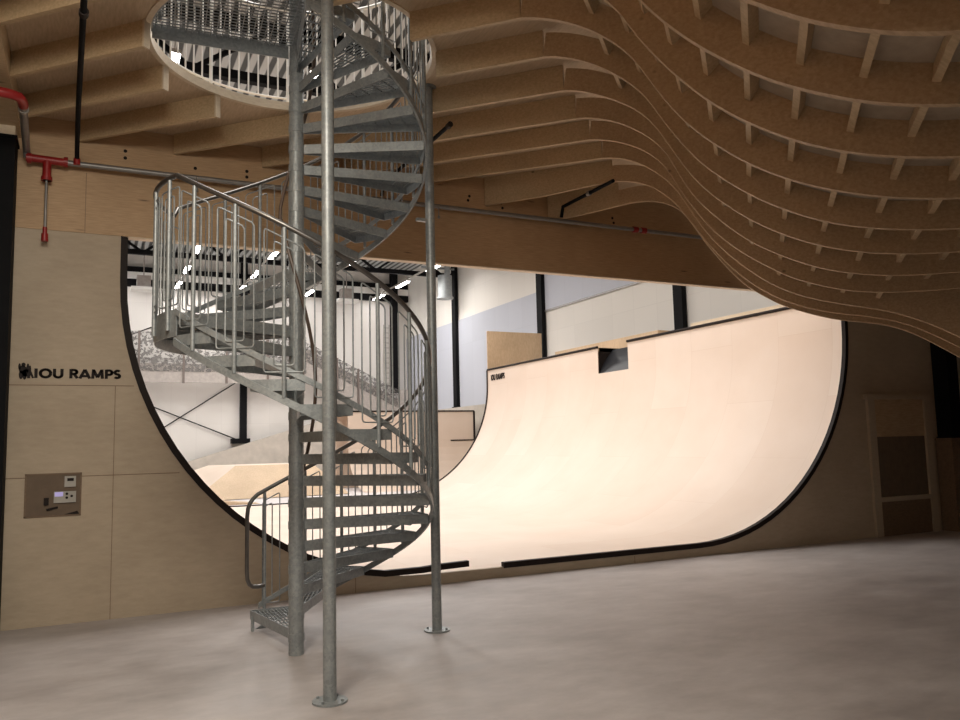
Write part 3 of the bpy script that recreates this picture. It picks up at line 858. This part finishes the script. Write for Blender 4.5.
for i, (x, z) in enumerate(pr):
    a = pr[max(0, i - 1)]; b = pr[min(n - 1, i + 1)]; d = Vector((b[0] - a[0], 0, b[1] - a[1])).normalized()
    sec.append(((x, YE, z), Vector((-d.z, 0, d.x)), Vector((0, 1, 0))))
em.sweep(sec, [(-.06, 0), (.03, 0), (.03, .05), (-.06, .05)])
build('far_edge_strip', em, M['edge'], vr)
for nm, x0, x1 in (('right_platform', XR, 13.6), ('left_platform', -1.6, XL)):
    if nm == 'right_platform':
        build('platform_deck', MB().box(x0 + .02, x1, YW + .3, N0, ZB - .1, ZB - .005).box(x0 + .02, x1, N1, YE, ZB - .1, ZB - .005).box(12.55, x1, N0, N1, ZB - .1, ZB - .005), M['ply2'], vr)
    else: build('platform_deck', MB().box(x0, x1 - .02, YW + .4, YE, ZB - .1, ZB - .005), M['ply2'], vr)
# roll-in channel: black curved sheet between two cheeks
ch = MB(); pts = []
for i in range(9):
    t = i / 8; pts.append((ins + .03 + (12.55 - ins) * t, ZN + (ZB - .02 - ZN) * min(1, 1.9 * t) ** .75))
for (xa, za), (xb, zb) in zip(pts, pts[1:]): ch.quad((xa, N0, za), (xb, N0, zb), (xb, N1, zb), (xa, N1, za))
build('channel_sheet', ch, M['blackgloss'], vr, smooth=True)
for yy in (N0 - .012, N1): build('channel_cheek', MB().prism([(x, yy, z) for x, z in pts] + [(12.55, yy, ZB), (ins + .05, yy, ZB)], (0, .012, 0)), M['edge'], vr)
lg = place_text(text_mesh('IOU RAMPS'), 0, .95, 0, .2, lambda x, z, d: (XR - .014 + d, 23.05 - x, 3.74 + z))
build('ramp_lettering', lg, M['edge'], vr)
# frame under the ramp so it stands
fr = MB()
for yy in (YW + .4, 14, 18.5, YE - .06):
    fr.box(XR + .2, 13.5, yy, yy + .05, 0, ZB - .1); fr.box(-1.5, XL - .2, yy, yy + .05, 0, ZB - .1)
build('ramp_frame', fr, M['ply2'], vr)
# things standing on the right platform
tag(build('plywood_board', MB().box(11.72, 13.8, YE + .06, YE + .1, ZB - .6, 5.42), M['ply2']), 'upright orange plywood board standing on the far end of the ramp platform', 'board')
tag(build('plywood_bench', MB().box(12.75, 13.2, 15.85, 20.8, ZB, ZB + .35), M['ply2']), 'long low plywood box on the ramp platform behind the black notch', 'box')
tag(build('kick_board', MB().box(12.2, 12.25, 9.9, 14.0, ZB, ZB + .22), M['palewood']), 'pale kick board along the near part of the ramp platform', 'board')

# ------------------------------------------------------------------ the hall beyond
XW, YF, ZR = 16.0, 42.0, 11.4
struct('floor_hall', MB().box(-14, XW, YW + .3, YF, -.2, -.001), M['hallfloor'])
struct('wall_hall_far', MB().box(-14, XW + .3, YF, YF + .2, 0, ZR), M['farwall'], 'white end wall of the hall')
struct('wall_hall_side', MB().box(XW, XW + .2, YW + .3, YF, 0, ZR), M['whitewall'], 'white side wall of the hall')
struct('wall_hall_left', MB().box(-14.2, -14, YW + .3, YF, 0, ZR), M['farwall'])
struct('wall_panel_block', MB().box(XW - .03, XW, 27.1, YF, 3.45, 7.7), M['bluewall'], 'grey blue block wall bay')
struct('wall_panel_upper', MB().box(XW - .03, XW, 18.9, 26.7, 6.86, 9.2), M['bluewall'], 'grey blue upper wall bay')
struct('trim_8', MB().box(XW - .06, XW - .03, 18.9, 26.7, 6.80, 6.87), M['pipegrey'], 'steel ledge under the grey upper bay')
struct('wall_plinth', MB().box(XW - .35, XW, YW + .3, YF, 0, 3.45), M['concrete'], 'concrete base of the hall side wall')
struct('roof_deck', MB().box(-14, XW + .2, -6, YF + .2, ZR, ZR + .1), M['roof'], 'corrugated steel roof deck')
for yy, lb in ((18.66, 'black steel wall column closest to the bowl, seen over the ramp'), (26.86, 'black steel wall column behind the plywood board on the ramp'), (35.1, 'black steel wall column beside the ventilation drum')):
    c = thing('wall_column', lb, 'column', (XW - .25, yy, 3.45), 'black columns of the hall side wall', kind='thing')
    build('column_shaft', MB().box(XW - .20, XW - .03, yy - .2, yy + .2, 3.5, ZR), M['black'], c)
    build('foot_plate', MB().box(XW - .26, XW - .03, yy - .26, yy + .26, 3.45, 3.5), M['black'], c)
# corner column with ladder rungs
c = thing('corner_column', 'black column with a ladder in the far corner of the hall', 'column', (15.1, YF - .3, 4.6), kind='thing')
build('column_shaft', MB().box(14.95, 15.3, YF - .5, YF - .1, 4.6, ZR), M['black'], c)
ldr = MB().box(14.5, 14.54, YF - .3, YF - .26, 4.7, 8.4).box(14.82, 14.86, YF - .3, YF - .26, 4.7, 8.4)
for q in range(13): ldr.box(14.54, 14.82, YF - .3, YF - .27, 4.85 + .28 * q, 4.88 + .28 * q)
build('ladder', ldr, M['greyplastic'], c)
# far wall column with its foot and wind bracing
c = thing('brace_column', 'black column with a heavy foot on the far wall above the concrete slope', 'column', (6.95, YF - .3, 2.1), kind='thing')
build('column_shaft', MB().box(6.83, 7.15, YF - .35, YF - .05, 2.2, ZR), M['black'], c)
build('foot_plate', MB().box(6.4, 7.3, YF - .45, YF - .02, 2.0, 2.25), M['black'], c)
for a, b, lb in (((1.0, 4.59), (6.7, 2.2), 'thin dark bracing rod falling towards the column foot on the far wall'), ((1.6, 1.78), (7.4, 5.6), 'thin dark bracing rod rising across the far white wall'), ((1.3, 7.2), (6.9, 9.7), 'thin dark bracing rod high on the far wall above the mesh gallery')):
    tag(build('bracing_rod', MB().tube([(a[0], YF - .12, a[1]), (b[0], YF - .12, b[1])], .028, 8), M['black']), lb, 'rod')
# sloping concrete parapet
sc_ = MB().prism([(-1, YF - .9, -0.0), (12.5, YF - .9, -0.0), (12.5, YF - .9, 3.6), (4.05, YF - .9, 1.10), (-1, YF - .9, .1)], (0, .3, 0))
struct('wall_slope', sc_, M['concrete'], 'concrete wall with a sloping top in front of the far wall')
# gallery with perforated screens and a stair that falls towards the corner
gl = thing('gallery', 'grey gallery with perforated screens and a falling stair on the far wall', 'gallery', (4, YF - 1, 0))
YG = YF - 1.3
for x in range(-6, 9, 2):
    build('screen_panel', MB().box(x + .0, x + 2 - .06, YG - .02, YG, 5.95, 7.4), M['perf'], gl)
    build('screen_panel', MB().box(x + .0, x + 2 - .06, YG - .03, YG - .01, 5.5, 6.15), M['perf'], gl)
    build('gallery_post', MB().box(x - .06, x + .04, YG - .06, YG + .02, 4.95, 7.42), M['darkpost'], gl)
build('gallery_edge', MB().box(-8, 9.3, YG, YG + .1, 4.98, 5.9), M['greyband'], gl)
build('gallery_floor', MB().box(-8, 9.3, YG + .1, YF - .5, 5.3, 5.5), M['greyband'], gl)
S0, S1 = (9.3, 7.45), (15.0, 4.72)
def sl(x): return S0[1] + (S1[1] - S0[1]) * (x - S0[0]) / (S1[0] - S0[0])
nx = 5
for q in range(nx):
    xa = S0[0] + (S1[0] - S0[0]) * q / nx; xb = S0[0] + (S1[0] - S0[0]) * (q + 1) / nx
    build('stair_screen', MB().prism([(xa, YG, sl(xa) - 1.0), (xb - .06, YG, sl(xb) - 1.0), (xb - .06, YG, sl(xb)), (xa, YG, sl(xa))], (0, .02, 0)), M['perf'], gl)
    build('gallery_post', MB().box(xa - .05, xa + .05, YG - .05, YG + .03, sl(xa) - 1.9, sl(xa)), M['darkpost'], gl)
build('stair_string', MB().prism([(S0[0], YG + .03, S0[1] - 2.1), (S1[0], YG + .03, S1[1] - 1.9), (S1[0], YG + .03, S1[1] - .55), (S0[0], YG + .03, S0[1] - .3)], (0, .1, 0)), M['greyband'], gl)
build('stair_screen', MB().box(15.0, 15.6, YG, YG + .02, 3.6, 4.72), M['greyband'], gl)
# roof trusses
def truss(yy, label):
    t = thing('roof_truss', label, 'truss', (1, yy, 9.9), 'black roof trusses of the hall')
    zb, zt = 9.9, ZR - .1
    build('bottom_chord', MB().box(-14, XW - .1, yy - .1, yy + .1, zb, zb + .2), M['black'], t)
    build('top_chord', MB().box(-14, XW - .1, yy - .1, yy + .1, zt - .2, zt + .1), M['black'], t)
    x = -13.5; q = 0
    while x < XW - 2:
        build('web_member', MB().bar((x, yy, zb + .1 if q % 2 else zt - .1), (x + 1.7, yy, zt - .1 if q % 2 else zb + .1), .1, .1, (0, 1, 0)), M['black'], t)
        x += 1.7; q += 1
for yy, lb in ((3.0, 'black roof truss high above the room with the stair'), (11, 'black roof truss over the near end of the ramp'), (17.6, 'black roof truss over the middle of the ramp, seen through the stair opening'), (27.2, 'black roof truss just past the far end of the ramp'), (35.5, 'black roof truss close to the far wall of the hall')): truss(yy, lb)
eb2 = MB().box(-14, XW, YF - .3, YF - .05, 9.75, 10.1)
struct('trim_9', eb2, M['black'], 'dark beam along the top of the far wall')
struct('trim_11', MB().box(-14, XW, YF - .3, YF - .05, 10.46, 10.72), M['black'], 'upper dark beam along the far wall')
struct('trim_10', MB().box(-14, XW, YF - .32, YF - .02, 10.1, 10.45), M['white'], 'pale strip over the dark far beam')
# lamps on tracks
def lamp(x, y, z, label, group, track=False, L=1.3):
    t = thing('tube_lamp', label, 'lamp', (x, y, z), group)
    build('lamp_housing', MB().box(x - .1, x + .1, y - L / 2, y + L / 2, z + .04, z + .12), M['greyplastic'], t)
    build('lamp_tube', MB().box(x - .085, x + .085, y - L / 2 + .03, y + L / 2 - .03, z, z + .04), M['tube'], t)
    if not track: build('hanger', MB().cyl(x, y, z + .12, ZR, .012, 6), M['greyplastic'], t)
ZLAMP = 9.7
rowname = {32.9: 'front row', 37.0: 'middle row', 40.7: 'far row'}
colname = ['beside the left curve edge', 'second across', 'third across', 'fourth across', 'fifth across by the side wall']
for yy in (32.9, 37.0, 40.7):
    for i, x in enumerate((.95, 3.7, 6.7, 10.1, 13.9)):
        lamp(x, yy, ZLAMP, 'bright hall tube lamp, %s, %s' % (rowname[yy], colname[i]), 'tube lamps under the hall roof', True, 1.6)
for i, (x, lb) in enumerate(((.95, 'first'), (3.7, 'second'), (6.7, 'third'), (10.1, 'fourth'), (13.9, 'fifth'))):
    tag(build('lamp_track', MB().box(x - .04, x + .04, 28.5, 41.5, ZLAMP + .121, ZLAMP + .18), M['greyplastic']), 'thin grey track carrying the %s line of tube lamps from the left' % lb, 'track', 'lamp tracks')
for i, (x, yy, lb) in enumerate(((1.38, 16.7, 'tube lamp glaring through the stair opening near its pale rim'), (4.15, 16.4, 'tube lamp glaring through the stair opening beside the central column'), (-.6, 13.0, 'tube lamp above the stair platform grating'))):
    lamp(x, yy, ZLAMP, lb, 'tube lamps above the stair opening', False, .5)
# ventilation drum and unit heaters
vd = thing('ventilation_drum', 'silver ventilation drum hung beside a black wall column', 'duct', (14.9, 35.0, 8.75))
build('drum_body', MB().cyl(15.12, 34.5, 8.7, 9.75, .34, 24), M['galv'], vd, smooth=True)
build('drum_rim', MB().cyl(15.12, 34.5, 8.63, 8.71, .40, 24), M['galv'], vd, smooth=True)
build('supply_duct', MB().cyl(15.25, 34.5, 9.75, ZR, .14, 14), M['galv'], vd, smooth=True)
build('cross_pipe', MB().tube([(14.0, 34.7, 10.15), (15.7, 34.7, 10.15)], .05, 8).tube([(14.0, 34.7, 10.5), (15.7, 34.7, 10.5)], .03, 8), M['galv'], vd, smooth=True)
for x, lb in ((2.1, 'grey unit heater under the roof at the far left of the hall'), (11.9, 'grey unit heater under the roof by the hall corner')):
    uh = thing('unit_heater', lb, 'heater', (x, 40, 9.2), 'unit heaters')
    build('heater_body', MB().box(x - .3, x + .3, 39.7, 40.3, 9.35, 9.9), M['greyband'], uh)
    build('heater_outlet', MB().box(x - .55, x + .55, 39.6, 40.4, 9.22, 9.35), M['white'], uh)
    build('hanger', MB().cyl(x, 40, 9.9, ZR, .03, 6), M['greyband'], uh)
# plywood funbox seen under the curve
fb = thing('plywood_funbox', 'plywood pyramid funbox on the hall floor beyond the ramp', 'skate box', (5.4, 31, 0))
P = lambda x, y, z: (x, y, z)
a0, a1, a2, a3 = (3.1, 28.6), (8.6, 28.6), (9.2, 34.5), (1.0, 34.5)
t0, t1, t2, t3 = (4.85, 30.6), (7.7, 30.6), (7.9, 33), (4.2, 33)
ZT = 1.12
build('front_slope', MB().quad(P(*a0, .02), P(*a1, .02), P(*t1, ZT), P(*t0, ZT)), M['ply2'], fb)
build('side_slope', MB().quad(P(*a3, .02), P(*a0, .02), P(*t0, ZT), P(*t3, ZT)), M['rampply'], fb)
build('side_slope', MB().quad(P(*a1, .02), P(*a2, .02), P(*t2, ZT), P(*t1, ZT)), M['ply2'], fb)
build('back_slope', MB().quad(P(*a2, .02), P(*a3, .02), P(*t3, ZT), P(*t2, ZT)), M['ply2'], fb)
build('top_deck', MB().quad(P(*t0, ZT), P(*t1, ZT), P(*t2, ZT), P(*t3, ZT)), M['rampply'], fb)
wd = MB().prism([(3.0, 26.0, 0), (4.9, 26.0, 0), (3.0, 26.0, .22)], (0, .9, 0))
tag(build('plywood_wedge', wd, M['ply2']), 'small orange plywood wedge in front of the funbox', 'wedge')
# cream quarter pipe behind the far end of the ramp
qp = thing('quarter_pipe', 'cream quarter pipe with a dark edged upper panel beyond the vert ramp', 'ramp', (12.4, 31, 0))
QA, QB, QY = 9.3, 14.9, 31.2
qm = MB(); sec = [(0, QY - 2.4 + 2.4 * math.sin(R(a)), 1.9 * (1 - math.cos(R(a)))) for a in range(0, 91, 9)]
for p, q in zip(sec, sec[1:]): qm.quad((QA, p[1], p[2]), (QB, p[1], p[2]), (QB, q[1], q[2]), (QA, q[1], q[2]))
qm.quad((QA, QY, 1.9), (QB, QY, 1.9), (QB, QY, 3.12), (QA, QY, 3.12))
build('riding_surface', qm, M['rampply'], qp)
build('top_edge_strip', MB().box(QA, QB + .03, QY - .03, QY + .02, 3.10, 3.16), M['edge'], qp)
build('side_edge_strip', MB().box(QB - .02, QB + .05, QY - .05, QY + .02, 1.9, 3.12), M['edge'], qp)
build('joint_strip', MB().box(13.8, QB, QY - .035, QY, 1.86, 1.91), M['edge'], qp)
build('platform', MB().box(QA, QB, QY + .02, 33, 3.0, 3.1).box(QA, QB, 32.9, 33, 0, 3.0), M['rampply'], qp)

# ------------------------------------------------------------------ light
scene.render.film_transparent = False
wn = bpy.data.worlds.new('world'); scene.world = wn; wn.use_nodes = True
bg = wn.node_tree.nodes['Background']; bg.inputs[0].default_value = (1.0, .92, .84, 1); bg.inputs[1].default_value = .045
def area(x, y, z, sx, sy, power, col=(1, .96, .92), rot=(0, 0, 0)):
    l = bpy.data.lights.new('area', 'AREA'); l.shape = 'RECTANGLE'; l.size = sx; l.size_y = sy; l.energy = power; l.color = col
    o = bpy.data.objects.new('lamp_light', l); COL.objects.link(o); o.location = (x, y, z); o.rotation_euler = rot
    return o
for x, yy, p in ((3.5, 13, 700), (9, 13, 700), (3.5, 19, 700), (9, 19, 700), (3, 27, 800), (10, 27, 800), (2, 35, 700), (7, 35, 700), (13, 35, 700), (5, 39, 450)):
    area(x, yy, 9.5, 1.2, 4, p * .385)
area(CX, CY + 1, 9.5, 2.5, 2.5, 320)
area(-.1, 3.2, 4.9, 1.2, 1.2, 180, (1, .92, .79), (R(20), R(20), 0))
area(-.5, -1.2, 4.2, 2.0, 1.2, 120, (1, .94, .83), (R(50), R(20), 0))

scene.view_settings.view_transform = 'Standard'
scene.view_settings.look = 'None'
scene.view_settings.exposure = 0
for o in list(bpy.data.objects):
    if '_o' in o: del o['_o']
